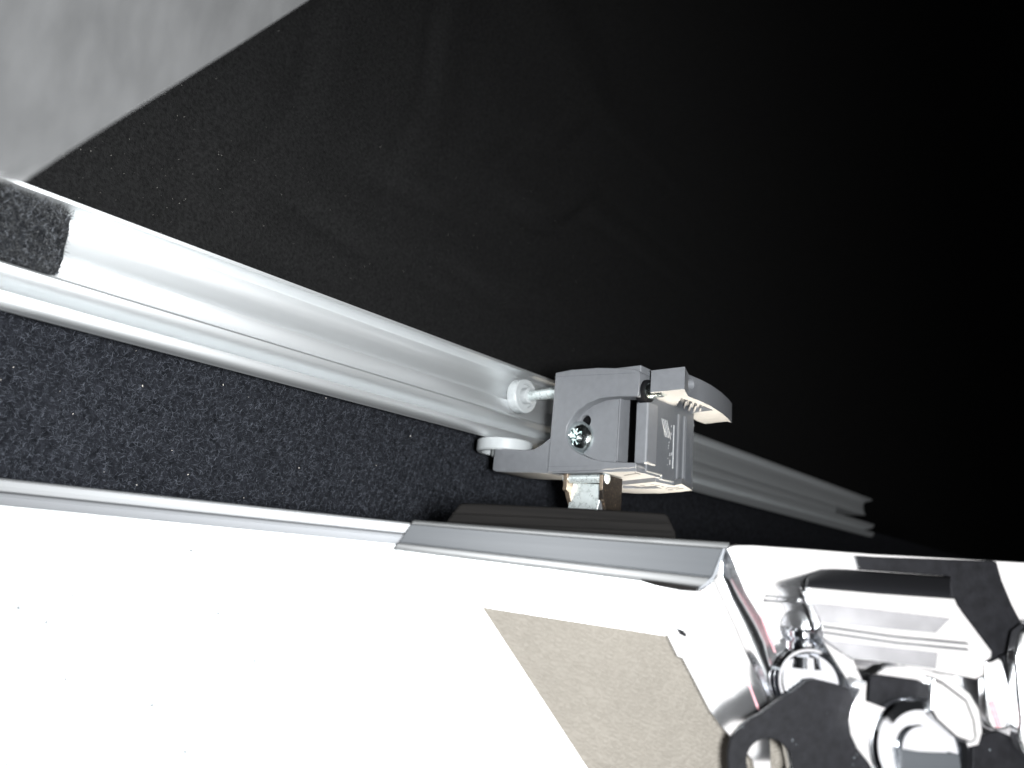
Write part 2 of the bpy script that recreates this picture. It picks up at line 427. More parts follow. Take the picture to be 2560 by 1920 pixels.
# felt pad sitting in the rail channel
def pad():
    r1 = on_a(204, 560, -K + .006).dot(RV); r0 = r1 - .075
    f0, f1 = .085, .64
    V, F = [], []
    nr, nz = 60, 16
    prof = [(math.sin(math.pi * min(1, max(0, t)) ) ) for t in np.linspace(0, 1, nz + 1)]
    rows = []
    for i in range(nr + 1):
        s = i / nr; r = r0 + (r1 - r0) * s
        end = 1 - math.exp(-((1 - s) * (r1 - r0) / .0022) ** 1.2)
        row = []
        zc = ZT - (f0 + f1) / 2 * H; hz = (f1 - f0) * H / 2 * (.86 + .14 * end)
        for j in range(nz + 1):
            t = j / nz; z = zc + hz * math.cos(math.pi * t)
            o = -.0045 + .0052 * (math.sin(math.pi * t) ** .45) * (.45 + .55 * end) + .0004 * math.sin(i * 1.7) * math.sin(j * 1.3)
            row.append(W(-K + o, r, z))
        row += [W(-K - .0075, r, zc - hz), W(-K - .0075, r, zc + hz)]
        rows.append(row)
    v, f = loft_vf(rows)
    p = obj('felt_pad', v, f, M['pad'], smooth=60)
    tag(p, 'fuzzy black felt pad stuck in the rail channel at the frame edge', 'pad')
    def pts(n):
        r = rng.uniform(r0, r1 - .0004, n); t = rng.uniform(.06, .94, n)
        z = (ZT - (f0 + f1) / 2 * H) + (f1 - f0) * H / 2 * np.cos(np.pi * t)
        o = -.0044 + .0050 * np.sin(np.pi * t) ** .45
        e = 1 - np.exp(-((r1 - r) / .0022) ** 1.2)
        o = -.0045 + (o + .0045) * (.45 + .55 * e)
        return np.outer(r, RV) + np.outer(z, ZV) + np.outer(-K + o, AV)
    fibres('pile_fibres', 9000, pts, AV, RV, .0017, .00012, M['padfibre'], p, .7)
    return p
pad()

# ================================================================== ROLLER CARRIAGE
R0 = .2414
AR = on_r(1600, 1000, R0).dot(AV)                     # right side face of the carriage
RP = on_a(1621, 1060, AR).dot(RV)                     # front of the right post
RE = on_a(1733, 1150, AR).dot(RV)                     # far end
Z_TOP = on_r(1389, 930, R0).z; Z_BOT = on_r(1370, 1182, R0).z
Z_LOW = on_a(1685, 1214, AR).z
car = root('roller_carriage', W((-.19 + AR) / 2, R0, Z_LOW), 'grey plastic roller carriage with white wheels riding on the aluminium rail', 'carriage')

frame_px = [(1368, 1181), (1378, 1060), (1389, 931.5), (1428, 924), (1495, 919), (1563, 920.5), (1588, 923), (1597, 927), (1600, 932),
            (1596, 988), (1594, 991), (1547, 991), (1520, 992.5), (1500, 995.5), (1468.5, 1008.5), (1443.6, 1026.6), (1425.5, 1049), (1416.5, 1067), (1414, 1085),
            (1418.8, 1105.7), (1430, 1121.5), (1450, 1135), (1477.5, 1146.4), (1504.7, 1152), (1536, 1155), (1588, 1156.5), (1591, 1160), (1590, 1167), (1585, 1169.5), (1480, 1176)]
prism('front_frame', [on_r(x, y, R0) for x, y in frame_px], RV * (RP - R0 + .0002), M['plastic'], car, bevel=.0007, seg=3)
AP = on_r(1591, 1060, RP).dot(AV)
zt2 = Z_TOP - .002
# recessed floor behind the D-shaped opening
RF = R0 + .0042
core_px = [(1396, 975), (1546, 975), (1548, 992), (1539, 1150), (1538, 1166), (1392, 1168)]
prism('recess_floor', [on_r(x, y, RF) for x, y in core_px], RV * .0016, M['plastic'], car, bevel=.0002)
ac = on_r(1545, 1060, RF).dot(AV)
prism('core_wall', [W(ac - .0016, RF + .0017, Z_BOT + .002), W(ac, RF + .0017, Z_BOT + .002), W(ac, RF + .0017, zt2 - .0025), W(ac - .0016, RF + .0017, zt2 - .0025)], RV * (on_a(1573, 1060, ac).dot(RV) - RF - .0017), M['plastic'], car)
prism('recess_shade', [W(-.184, RF + .0045, Z_BOT + .003), W(ac - .002, RF + .0045, Z_BOT + .003), W(ac - .002, RF + .0045, zt2 - .004), W(-.184, RF + .0045, zt2 - .004)], RV * .001, M['dark'], car)  # dark sheet painted as the shade behind the keyhole
lip_px = [(1548.5, 992), (1552, 992), (1543, 1152), (1539.5, 1152)]
prism('recess_edge_rib', [on_r(x, y, RF - .0005) for x, y in lip_px], RV * .004, M['plastic'], car, bevel=.0002)
for q in ([(1387, 941.5), (1588, 931.5), (1588, 932.6), (1387, 942.8)], [(1370, 1166), (1470, 1164.5), (1470, 1165.6), (1370, 1167.2)]):
    prism('mould_line', [on_r(x, y, R0 - .00006) for x, y in q], RV * .0003, M['plastic_d'], car)
# right side wall with the post
ZQ = on_r(1585, 1169.5, R0).z - .0004
RQ = .2589
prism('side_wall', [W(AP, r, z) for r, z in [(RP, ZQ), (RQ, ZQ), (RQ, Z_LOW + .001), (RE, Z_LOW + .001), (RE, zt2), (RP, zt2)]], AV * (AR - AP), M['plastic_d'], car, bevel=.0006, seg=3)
# post with rounded lighter edge
post_px = [(1594, 992), (1617, 990), (1622, 1010), (1613, 1150), (1607, 1162), (1588, 1158), (1589, 1100), (1591, 1050)]
pz0 = on_a(1612, 1158, AR + .0006).z; pz1 = on_a(1624, 1003, AR + .0006).z
vv = [W(AP + .0004, RP - .0016, pz0), W(AR + .0006, RP - .0016, pz0), W(AR + .0006, RP - .0016, pz1), W(AP + .0004, RP - .0016, pz1)]
prism('post', vv, RV * .0075, M['plastic'], car, bevel=.0009, seg=4)
# dark sheet painted as the shade inside the hollow slot
prism('slot_shade', [W(-.186, RE - .0045, Z_BOT + .001), W(AP + .001, RE - .0045, Z_BOT + .001), W(AP + .001, RE - .0045, zt2 - .001), W(-.186, RE - .0045, zt2 - .001)], RV * .004, M['dark'], car)
prism('roof', [W(-.1885, R0 + .001, zt2 - .0022), W(AR - .0008, R0 + .001, zt2 - .0022), W(AR - .0008, RE - .001, zt2 - .0022), W(-.1885, RE - .001, zt2 - .0022)], ZV * .0032, M['plastic'], car, bevel=.0004)
# strips on the side (label) face
def side_strip(name, x0, x1, yt, yb, h, m):
    ym = (yt + yb) / 2
    ra, rb = on_a(x0, ym, AR + h).dot(RV), on_a(x1, ym, AR + h).dot(RV)
    zb_, zt_ = on_a((x0 + x1) / 2, yb, AR + h).z, on_a((x0 + x1) / 2, yt, AR + h).z
    v, f = box_ar(AR - .0005, AR + h, ra, rb, zb_, zt_)
    return obj(name, v, f, m, car, bevel=.00012)
side_strip('label_rib', 1695, 1699, 1035, 1213, .0006, M['plastic'])
side_strip('label_rib', 1710, 1713, 1040, 1208, .0006, M['plastic'])
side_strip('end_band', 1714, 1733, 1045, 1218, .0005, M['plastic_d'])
side_strip('label_border', 1683.5, 1685.2, 1062, 1172, .00022, M['marklight'])
for i in range(4):                                     # slanted emblem strokes
    x = 1654 + i * 4.1; y = 1046 + i * 1.6
    quad = [(x, y), (x + 1.2, y), (x + 9.5 + .8, y + 46), (x + 9.5 - .6, y + 46)]
    prism('emblem_stroke', [on_a(px_, py_, AR + .0001) for px_, py_ in quad], AV * .0001, M['marklight'], car)
for (x, y, h) in [(1678, 1063, 5), (1677, 1081, 7), (1683, 1082, 6), (1675, 1094, 2), (1672, 1104, 4), (1671, 1112, 4), (1670, 1119, 3),
                  (1674, 1132, 8), (1678, 1131, 8), (1681, 1130, 6), (1669, 1145, 2), (1674, 1150, 12), (1668, 1161, 2), (1676, 1097, 2)]:
    prism('raised_character', [on_a(px_, py_, AR + .0001) for px_, py_ in [(x, y), (x + 1.3, y), (x + .8, y + h), (x - .4, y + h)]], AV * .0001, M['marklight'], car)

# underside plate and its markings
Z1 = ZQ - .0009
prism('bottom_plate', [W(a_, r_, Z1) for a_, r_ in [(-.1895, R0 + .0004), (AR - .0006, R0 + .0004), (AR - .0006, RQ), (-.166, .2655), (-.1895, .268)]], ZV * .0016, M['plastic'], car, bevel=.0002)
base_px = [(1500, 1216), (1556, 1212.5), (1637, 1204.5), (1684, 1214), (1688, 1213), (1704, 1209.5), (1731, 1226), (1700, 1230), (1650, 1233.5), (1600, 1234), (1560, 1232), (1500, 1226)]
base = prism('base_plate', [on_z(x, y, Z_LOW) for x, y in base_px], ZV * .0022, M['plastic'], car, bevel=.0002)
slot = [on_z(x, y, Z_LOW - .001) for x, y in [(1556, 1219.5), (1600, 1223), (1638, 1221.5), (1655, 1227.5), (1610, 1228.5), (1557, 1227)]]
cut(base, [prism_vf(slot, ZV * .0022)])
def text_mesh(txt, size):
    c = bpy.data.curves.new('t', 'FONT'); c.body = txt; c.size = size; c.align_x = 'CENTER'; c.align_y = 'CENTER'; c.extrude = .00008
    o = bpy.data.objects.new('t', c); scene.collection.objects.link(o)
    bpy.context.view_layer.update()
    me = bpy.data.meshes.new_from_object(o.evaluated_get(bpy.context.evaluated_depsgraph_get()))
    bpy.data.objects.remove(o); bpy.data.curves.remove(c)
    return me
def text_on(name, txt, size, center, xdir, ydir, m, parent):
    me = text_mesh(txt, size)
    xd = xdir.normalized(); nd = xd.cross(ydir).normalized(); yd = nd.cross(xd)
    V = [center + xd * v.co.x + yd * v.co.y + nd * v.co.z for v in me.vertices]
    F = [list(p.vertices) for p in me.polygons]
    bpy.data.meshes.remove(me)
    return obj(name, V, F, m, parent, smooth=0)
# numerals on the underside: the feet of the figures point along -A
def strokes(name, lines, w, z):
    parts = []
    for pts in lines:
        for (x0, y0), (x1, y1) in zip(pts, pts[1:]):
            parts.append(prism_vf([on_z(x0, y0 - w, z), on_z(x1, y1 - w, z), on_z(x1, y1 + w, z), on_z(x0, y0 + w, z)], -ZV * .00008))
    v_, f_ = merge(parts)
    return obj(name, v_, f_, M['mark'], car, smooth=0)
strokes('numeral_one', [[(1560, 1188.5), (1591, 1183.2)], [(1587, 1181.2), (1601, 1185.6)]], .9, Z1)
strokes('numeral_two', [[(1664, 1222), (1669, 1219), (1680, 1219.6), (1688, 1219.6), (1698, 1217)], [(1690, 1222.6), (1709, 1220.6)], [(1670, 1224.4), (1683, 1224)]], .8, Z_LOW)
for i, (x, y, w) in enumerate([(1588, 1217, 14), (1610, 1217, 22), (1626, 1211, 10), (1638, 1213, 12), (1652, 1216, 8), (1600, 1213, 12)]):
    q = [(x, y), (x + w, y + .2), (x + w, y + 1.0), (x, y + .8)]
    prism('moulded_text', [on_z(a_, b_, Z_LOW) for a_, b_ in q], -ZV * .00008, M['mark'], car)

# arm under the rail carrying the flat wheel
RA = R0 + .0012
arm_px = [(1236, 1119), (1262, 1122), (1318, 1125), (1335, 1122), (1352, 1112), (1374, 1095), (1392, 1095), (1388, 1186), (1330, 1182), (1275, 1181), (1240, 1179), (1230, 1175)]
prism('arm', [on_r(x, y, RA) for x, y in arm_px], RV * .021, M['plastic'], car, bevel=.0006, seg=3)
# flat wheel below the lower bead (vertical axle)
c2 = on_r(1263, 1103, R0 + .0105)
WZ1 = ZB - .0004; WR = .0118
wheel2 = lathe('wheel', (c2.x, c2.y, WZ1), -ZV, [(.010, 0), (WR - .0004, .0001), (WR, .0006), (WR, .0046), (WR - .0006, .0052), (.0097, .0052), (.0092, .0030), (.0054, .0030), (.0054, .0066), (.005, .007)], M['nylon'], car, n=48)
lathe('axle', (c2.x, c2.y, WZ1 - .0066), -ZV, [(.0026, 0), (.0026, .004)], M['zinc'], car, n=20)
# upright wheel in the channel (axle along A)
c1 = on_a(1316, 990, -K + .0012)
lathe('wheel', c1, AV, [(.006, -.0054), (.0071, -.0052), (.0075, -.0046), (.0075, -.0004), (.0071, 0), (.0052, 0), (.0050, -.0012), (.0036, -.0012), (.0035, .0022), (.0032, .0024)], M['nylon'], car, n=40)
lathe('axle', c1, AV, [(.0021, .0015), (.0022, .0018), (.0024, .013), (.0028, .0138), (.0028, .038)], M['zinc'], car, n=24)
# cross-head screw and keyhole
cs = on_r(1449, 1095, RF)
scr = lathe('screw', cs, -RV, [(.0064, -.002), (.0065, .0004), (.0062, .0013), (.0053, .0022), (.0037, .0029), (.0018, .0033), (.0004, .0034)], M['zinc_b'], car, n=40)
kh = on_r(1464, 1053, RF)
tmp = bpy.data.objects['recess_floor']
cut(tmp, [lathe_vf(kh, RV, [(.0024, -.001), (.0024, .02)], 24),
          prism_vf([kh + ZV * -.0005 + AV * -.0016, kh + ZV * -.0005 + AV * .0014, kh - ZV * .006 + AV * .0006, kh - ZV * .006 - AV * .0026], RV * .02)])
slots = []
for t in (.5, .5 + math.pi / 2):
    d = AV * math.cos(t) + ZV * math.sin(t); e = -AV * math.sin(t) + ZV * math.cos(t)
    q = cs - RV * .0039
    slots.append(prism_vf([q + d * .0034 + e * .0006, q - d * .0034 + e * .0006, q - d * .0034 - e * .0006, q + d * .0034 - e * .0006], RV * .0026))
for t in (.5 + math.pi / 4, .5 - math.pi / 4):
    d = AV * math.cos(t) + ZV * math.sin(t); e = -AV * math.sin(t) + ZV * math.cos(t)
    q = cs - RV * .0039
    slots.append(prism_vf([q + d * .0032 + e * .00022, q - d * .0032 + e * .00022, q - d * .0032 - e * .00022, q + d * .0032 - e * .00022], RV * .0013))
cut(scr, slots)
# lever on its steel pivot
RL = R0 + .0015
pL = on_r(1628, 926, RL); pR = on_r(1712, 930, RL)
LT = pL.z; LB = on_r(1660, 978, RL).z
plan = [pL] + [pR] + [on_z(x, y, LT) for x, y in [(1722, 936), (1750, 948), (1777, 962), (1804, 981), (1822, 998), (1830, 1009)]]
plan += [on_z(x, y, LB) for x, y in [(1817, 1053.5), (1763, 1059.5), (1741, 1052), (1715, 1035), (1690, 1022), (1662, 1010), (1645, 1004)]]
plan = [Vector((p.x, p.y, LT)) for p in plan]
lever = prism('lever', plan, ZV * (LB - LT), M['plastic'], car, bevel=.0009, seg=3)
sd = (plan[3] - plan[1]); sd.z = 0; sd.normalize(); hdir = Vector((sd.y, -sd.x, 0))
if hdir.dot(AV) < 0: hdir = -hdir
d_ = ray(1724.5, 960); hp = d_ * (plan[2].dot(hdir) / d_.dot(hdir))
pocket = [on_z(x, y, LB - .001) for x, y in [(1703, 1002), (1748, 1017), (1783, 1032), (1722, 1040), (1690, 1022)]]
cut(lever, [lathe_vf(hp - hdir * .006, hdir, [(.0021, 0), (.0021, .010)], 24),
            prism_vf([Vector((p.x, p.y, LB - .001)) for p in pocket], ZV * .0032)])
for i in range(5):
    t = i / 4
    x0, y0, x1, y1 = 1714 + 12 * i, 1004 + 5.6 * i, 1703 + 14 * i, 1034 + .0 * i
    q = [on_z(x0, y0, LB + .0003), on_z(x0 + 4, y0 + 1.6, LB + .0003), on_z(x1 + 5, min(y1, 1036), LB + .0003), on_z(x1, min(y1, 1036), LB + .0003)]
    prism('grip_rib', q, ZV * .0025, M['plastic'], lever, bevel=.0001)
pv = on_a(1612, 975, AR); pv = W(AR, R0 + .0050, pv.z)
lathe('pivot_pin', pv, AV, [(.0030, -.004), (.0030, .0022), (.0026, .003), (.0026, .007)], M['zinc_b'], car, n=28)
lathe('pivot_collar', pv, AV, [(.0042, -.003), (.0042, .0006)], M['dark'], car, n=28)
bt = on_a(1731, 1066, AR - .002)
lathe('end_pin', W(bt.dot(AV), RE - .0006, bt.z), RV, [(.0016, 0), (.0016, .0014), (.001, .0018)], M['nylon'], car, n=16)

# hinge bracket below the carriage
RB = R0 + .0020
ZE = on_r(1405, 1240, RB).z
def ear(x0, x1, ytop, ybot, m, back):
    a0, a1 = on_r(x0, 1215, RB).dot(AV), on_r(x1, 1215, RB).dot(AV)
    zt_, zb_ = on_r(x0, ytop, RB).z, on_r(x0, ybot, RB).z
    zm = zt_ + (zb_ - zt_) * .55
    pr_ = [(RB, zt_), (RB, zm), (RB + .0015, zm - .0006), (RB + .0022, zm - .0022), (RB + .0042, zb_), (RB + back, zb_), (RB + back, zt_)]
    return prism('hinge_ear', [W(a0, r, z) for r, z in pr_], AV * (a1 - a0), m, car, bevel=.00015)
ear(1407, 1417, 1180, 1262, M['bronze'], .013)
e2 = ear(1499, 1508.5, 1186, 1300, M['grease'], .0125)
front = [on_r(x, y, RB - .0001) for x, y in [(1499, 1187), (1508, 1187), (1506, 1224), (1498, 1226)]]
prism('ear_edge', front, RV * .0008, M['bronze'], car, bevel=.0001)
pc = on_r(1413, 1198, RB + .0022); pe = on_r(1516, 1194, RB + .0022)
lathe('hinge_pin', pc, AV, [(.0016, 0), (.0016, (pe - pc).dot(AV) - .0008), (.0021, (pe - pc).dot(AV) - .0008), (.0021, (pe - pc).dot(AV) + .0003), (.0012, (pe - pc).dot(AV) + .0010)], M['zinc'], car, n=28)
leaf_px = [(1432, 1207), (1498, 1210), (1502, 1238), (1493, 1274), (1482, 1330), (1404, 1330), (1419, 1270)]
prism('hinge_leaf', [on_r(x, y, RB + .0034) for x, y in leaf_px], RV * .0016, M['zinc'], car, bevel=.0003)
strip_px = [(1503, 1240), (1507, 1246), (1498, 1330), (1485, 1330), (1494, 1276)]
prism('leaf_edge', [on_r(x, y, RB + .0030) for x, y in strip_px], RV * .002, M['plastic'], car, bevel=.0002)
# arm from the hinge leaf forward to the back of the door (behind the seal)
fl = on_r(1450, 1332, RB + .0034)
def arm_box():
    x0, x1 = fl.x - .008, fl.x + .008
    return prism_vf([(x0, Y0 + .030, fl.z - .003), (x1, Y0 + .030, fl.z - .003), (x1, fl.y + .006, fl.z - .003), (x0, fl.y + .006, fl.z - .003)], ZV * .004)
v, f = arm_box(); obj('pivot_arm', v, f, M['zinc'], car, bevel=.0003)

# ================================================================== DOOR PANEL
ZP = on_y(990, 1336).z
door = root('door_panel', (0, Y0, -.25), 'overexposed white door panel with a beige leatherette field', 'door')
# white face sheet is cut out for the leatherette field
beige = [(1193, 1515), (1430, 1552), (1670, 1590), (1900, 1626), (1990, 1960), (1482, 1960)]
Bv = [on_y(x, y) for x, y in beige]
def face_sheet():
    x0, x1, zb_ = -.50, .34, -.25
    out = [(x0, ZP), (x1, ZP), (x1, zb_), (x0, zb_)]
    v = [Vector((x, Y0, z)) for x, z in out]
    return prism_vf(v, (0, .012, 0))
v, f = face_sheet()
sheet = obj('face_sheet', v, f, M['white'], door)
cutter = [Vector((p.x, Y0 - .001, p.z)) for p in [Bv[0], Bv[2], on_y(2200, 1670), on_y(2300, 2300), on_y(1703, 2300)]]
cut(sheet, [prism_vf(cutter, (0, .0018, 0))])
lp = [Vector((p.x, Y0 + .0006, p.z)) for p in cutter]
prism('leatherette_field', lp, (0, .001, 0), M['leather'], door)
prism('bounce_stop', [(-.50, Y0 + .0121, ZP + .002), (.34, Y0 + .0121, ZP + .002), (.34, Y0 + .0121, -.25), (-.50, Y0 + .0121, -.25)], (0, .002, 0), M['rubber'], door)  # added unseen black sheet, stops the door back bouncing light onto the rail
# raised bead along the sloping left edge of the field
e0, e1 = on_y(1193, 1515), on_y(1703, 2300)
dd = (e1 - e0).normalized(); nn = dd.cross(Vector((0, 1, 0))).normalized()
if nn.x < 0: nn = -nn
prism('edge_bead', [e0 + nn * .00013 - Vector((0, .0003, 0)), e0 + nn * .0008 - Vector((0, .0003, 0)), e1 + nn * .0009 - Vector((0, .0003, 0)), e1 + nn * .00016 - Vector((0, .0003, 0))], (0, .0012, 0), M['white_strip'], door, bevel=.0003)

prism('edge_seam', [e0 - nn * .00018 - Vector((0, .0004, 0)), e0 + nn * .00012 - Vector((0, .0004, 0)), e1 + nn * .00015 - Vector((0, .0004, 0)), e1 - nn * .0002 - Vector((0, .0004, 0))], (0, .0009, 0), M['mark'], door)
def px_loft(name, secs, prof, m, parent, backoff, n=14, **k):
    """secs: list of (xtop, ytop, xbot, ybot); prof: (fraction, offset) down the face; lofted in world space"""
    rows = []
    for xt, yt, xb, yb in secs:
        row = [on_y(xt + (xb - xt) * f_, yt + (yb - yt) * f_, 0) + Vector((0, -o_, 0)) for f_, o_ in prof]
        row += [Vector((row[-1].x, Y0 + backoff, row[-1].z)), Vector((row[0].x, Y0 + backoff, row[0].z))]
        rows.append(row)
    v, f = loft_vf(rows)
    return obj(name, v, f, m, parent, **k)
def rim(name, f0, f1, prof, m):
    secs = []
    for x in np.linspace(-1000, 1060, 16):
        yt = 1195 + .1125 * x - 3e-6 * x * x; yb = 1264 + .0985 * x
        secs.append((x, yt + (yb - yt) * f0, x, yt + (yb - yt) * f1))
    return px_loft(name, secs, prof, m, door, .010, smooth=30)
rim('edge_trim', 0, .50, [(0, 0), (.06, .0012), (.2, .0018), (.6, .0019), (.92, .0013), (1, .0003)], M['alu_x'])
rim('edge_trim_bead', .505, 1.0, [(0, .0004), (.12, .0016), (.35, .0022), (.6, .0019), (.85, .0011), (1.0, .0002)], M['alu_b'])
dents = [(rng.uniform(0, 1), 0)]

# ------------------------------------------------ grey cap profile clipped over the door edge, with its seal
cap = root('trim_cap', on_y(1400, 1440), 'grey metal cap profile with black seal clipped on the door edge', 'trim')
def cap_sec(t):
    xt = 1040 + (1812 - 1040) * t; yt = 1303 + 54 * t + 6 * math.sin(math.pi * t) * .3
    xb = 990 + (1752 - 990) * t; yb = 1376 + 96 * t
    return xt, yt, xb, yb
prof = [(0, .0042), (.02, .0048), (.07, .0051), (.125, .0050), (.15, .0044), (.17, .0041), (.45, .0040), (.72, .0041), (.735, .0036), (.75, .0044), (.80, .0048), (.94, .0046), (.985, .0040), (1.0, .0030)]
secs = [cap_sec(t) for t in np.linspace(0, 1, 16)]
co = px_loft('cap_body', secs, [(.05, .0040), (.17, .0041), (.45, .0040), (.72, .0041), (.735, .0036), (.80, .0036), (.97, .0036)], M['cap'], cap, .020, smooth=12)
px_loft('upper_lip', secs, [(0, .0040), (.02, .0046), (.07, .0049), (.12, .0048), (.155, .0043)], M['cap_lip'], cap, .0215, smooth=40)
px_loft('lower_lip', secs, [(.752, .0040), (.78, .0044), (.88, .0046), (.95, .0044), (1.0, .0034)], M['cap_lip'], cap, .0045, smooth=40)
end_px = [(1812, 1356), (1818, 1360), (1812, 1385), (1800, 1420), (1788, 1446), (1772, 1464), (1752, 1474), (1740, 1475), (1780, 1440), (1800, 1390)]
prism('end_edge', [on_y(x, y, .0046) for x, y in end_px], (0, .015, 0), M['plastic_d'], cap, bevel=.0003)
gap_px = [(1603, 1447.5), (1640, 1452), (1745, 1470), (1752, 1474), (1735, 1476), (1690, 1472), (1640, 1463), (1608, 1453)]
prism('gap_strip', [on_y(x, y, .0052) for x, y in gap_px], (0, .003, 0), M['rubber'], cap)
seal_px = [(1100, 1345), (1118, 1300), (1150, 1258), (1200, 1258), (1460, 1271), (1600, 1279), (1662, 1283), (1672, 1290), (1690, 1330), (1700, 1385)]
YS = .016
seal = prism('seal_block', [on_y(x, y, -YS) for x, y in seal_px], (0, .022, 0), M['rubber'], cap, bevel=.0008)
for k_ in range(2):
    y_ = 1288 + 22 * k_
    q = [(1130 - 5 * k_, y_ - 7), (1676 + 4 * k_, y_ + 18), (1676 + 4 * k_, y_ + 22), (1130 - 5 * k_, y_ - 3)]
    prism('seal_lip', [on_y(a_, b_, -YS + .0006) for a_, b_ in q], (0, .002, 0), M['rubber'], cap, bevel=.0002)
prism('clip_web', [on_y(x, y, -.0195) for x, y in [(1120, 1345), (1690, 1378), (1690, 1420), (1120, 1380)]], (0, .02, 0), M['rubber'], cap)

# ================================================================== CHROME LATCH
latch = root('chrome_latch', on_y(2200, 1900), 'shiny chrome corner latch with a black plate and painted dark reflections screwed to the white panel', 'latch')
def plate(name, px, off, thick, m, bevel=.0003, parent=None, **k):
    return prism(name, [on_y(x, y, off) for x, y in px], (0, thick, 0), m, parent or latch, bevel=bevel, **k)
def ell(x, y, rx, ry, rot=0, n=28):
    c, s = math.cos(rot), math.sin(rot)
    return [(x + rx * math.cos(t) * c - ry * math.sin(t) * s, y + rx * math.cos(t) * s + ry * math.sin(t) * c) for t in [2 * math.pi * i / n for i in range(n)]]
def pcut(o, px, off, depth): cut(o, [prism_vf([on_y(x, y, off) for x, y in px], (0, depth, 0))])

flange_px = [(1640, 1462), (1700, 1473), (1752, 1476), (1786, 1452), (1812, 1510), (1838, 1565), (1862, 1622), (1900, 1700), (1922, 1755), (1930, 1960), (1890, 1960), (1880, 1900), (1850, 1868), (1832, 1850),
             (1800, 1815), (1772, 1775), (1745, 1722), (1706, 1647), (1693, 1642), (1668, 1590), (1655, 1545)]
flange = plate('mounting_flange', flange_px, .0022, .0016, M['chrome'])
pcut(flange, ell(1700, 1562, 26, 9, .5), .004, .006)
plate('screw_slot', [(1692, 1572), (1700, 1572), (1716, 1584), (1715, 1593), (1700, 1586)], .0025, .002, M['dark'], bevel=0)
plate('red_edge_line', [(1751, 1478), (1755, 1478), (1836, 1660), (1832, 1662)], .00245, .001, M['red'], bevel=0)
plate('red_edge_line', [(1858, 1676), (1864, 1680), (1901, 1778), (1895, 1776)], .00245, .001, M['red'], bevel=0)
# bent channel between the flange and the main plate
chL = [(1800, 1414), (1786, 1452), (1812, 1510), (1838, 1565), (1862, 1622), (1902, 1702), (1924, 1758), (1930, 1800)]
chR = [(1818, 1372), (1838, 1420), (1862, 1482), (1908, 1560), (1930, 1605), (1944, 1652), (1953, 1745), (1956, 1800)]
rows = []
for (xl, yl), (xr, yr) in zip(chL, chR):
    row = []
    for t in np.linspace(0, 1, 9):
        o_ = -.0000 + .0024 + .0034 * t - .0015 * math.sin(math.pi * t)
        row.append(on_y(xl + (xr - xl) * t, yl + (yr - yl) * t, o_))
    row += [on_y(xr, yr, -.0001), on_y(xl, yl, -.0001)]
    rows.append(row)
v, f = loft_vf(rows); obj('bent_channel', v, f, M['chrome'], latch, smooth=50)
main_px = [(1818, 1371), (1826, 1364), (1840, 1361), (1880, 1361), (2000, 1369), (2180, 1383), (2400, 1395), (2560, 1404), (2700, 1411), (2700, 2000), (1990, 2000), (1953, 1800), (1953, 1745), (1944, 1652), (1930, 1605), (1908, 1560), (1862, 1482), (1838, 1420)]
mainp = plate('main_plate', main_px, .0060, .0030, M['chrome'])
cut(mainp, [prism_vf([on_y(x, y, .008) for x, y in [(1919, 1502), (1924, 1490), (2012, 1497), (2014, 1508)]], (0, .0035, 0)),
            prism_vf([on_y(x, y, .008) for x, y in ell(1996, 1568, 36, 40)], (0, .0045, 0))])
plate('red_edge_line', [(1836, 1372), (1842, 1374), (1940, 1632), (1936, 1630)], .00622, .0008, M['red'], bevel=0)
# black plate painted in for a dark reflection in the chrome
plate('black_reflection', [(2142, 1389), (2190, 1392), (2480, 1402), (2492, 1404), (2505, 1450), (2530, 1510), (2556, 1560), (2575, 1600), (2560, 1640), (2530, 1690), (2500, 1660), (2450, 1600), (2380, 1500), (2372, 1440), (2152, 1424)], .0072, .0014, M['black'])
# lever: rolled lip, main leaf, two ridges
lev = plate('latch_lever', [(2017, 1465), (2200, 1481), (2388, 1494), (2396, 1512), (2412, 1535), (2440, 1572), (2470, 1612), (2482, 1628), (2480, 1646), (2466, 1656), (2462, 1690), (2440, 1700), (2330, 1680), (2220, 1660), (2130, 1650), (2090, 1612), (2058, 1598), (2048, 1550), (2032, 1510)], .0165, .0016, M['chrome'], bevel=.0004)
rows = []
for t in np.linspace(0, 1, 10):
    xb, yb = 2018 + (2376 - 2018) * t, 1463 + (1493 - 1463) * t
    xt, yt = 2034 + (2376 - 2034) * t, 1418 + (1441 - 1418) * t
    if t == 0: xt, yt = 2021, 1440
    elif t < .15: xt, yt = 2034 + 342 * t, 1420 + 23 * t
    row = [on_y(xb + (xt - xb) * s, yb + (yt - yb) * s, .0168 - .0085 * s ** 1.5) for s in np.linspace(0, 1, 8)]
    row += [p + Vector((0, .0012, -.0006)) for p in row[::-1]]
    rows.append(row)
v, f = loft_vf(rows); obj('rolled_lip', v, f, M['dark'], latch, smooth=50)  # chrome lip coloured black for the dark it would reflect
for y_, o_ in ((1562, 0), (1577, 1)):
    q = [(2050 + 4 * o_, y_), (2240, y_ + 27), (2420, y_ + 44), (2424, y_ + 51), (2240, y_ + 34), (2052 + 4 * o_, y_ + 7)]
    plate('lever_ridge', q, .0175, .0014, M['chrome_s'], bevel=.0004, parent=lev)
plate('lever_shade_panel', [(2030, 1507), (2190, 1524), (2376, 1546), (2340, 1582), (2200, 1570), (2054, 1556)], .01665, .0006, M['leaf_shade'], bevel=.0001, parent=lev)  # grey panels laid on the chrome leaf as its shade
plate('lever_shade_panel', [(2062, 1600), (2200, 1616), (2345, 1632), (2340, 1672), (2200, 1652), (2130, 1646), (2080, 1612)], .01665, .0006, M['leaf_shade'], bevel=.0001, parent=lev)
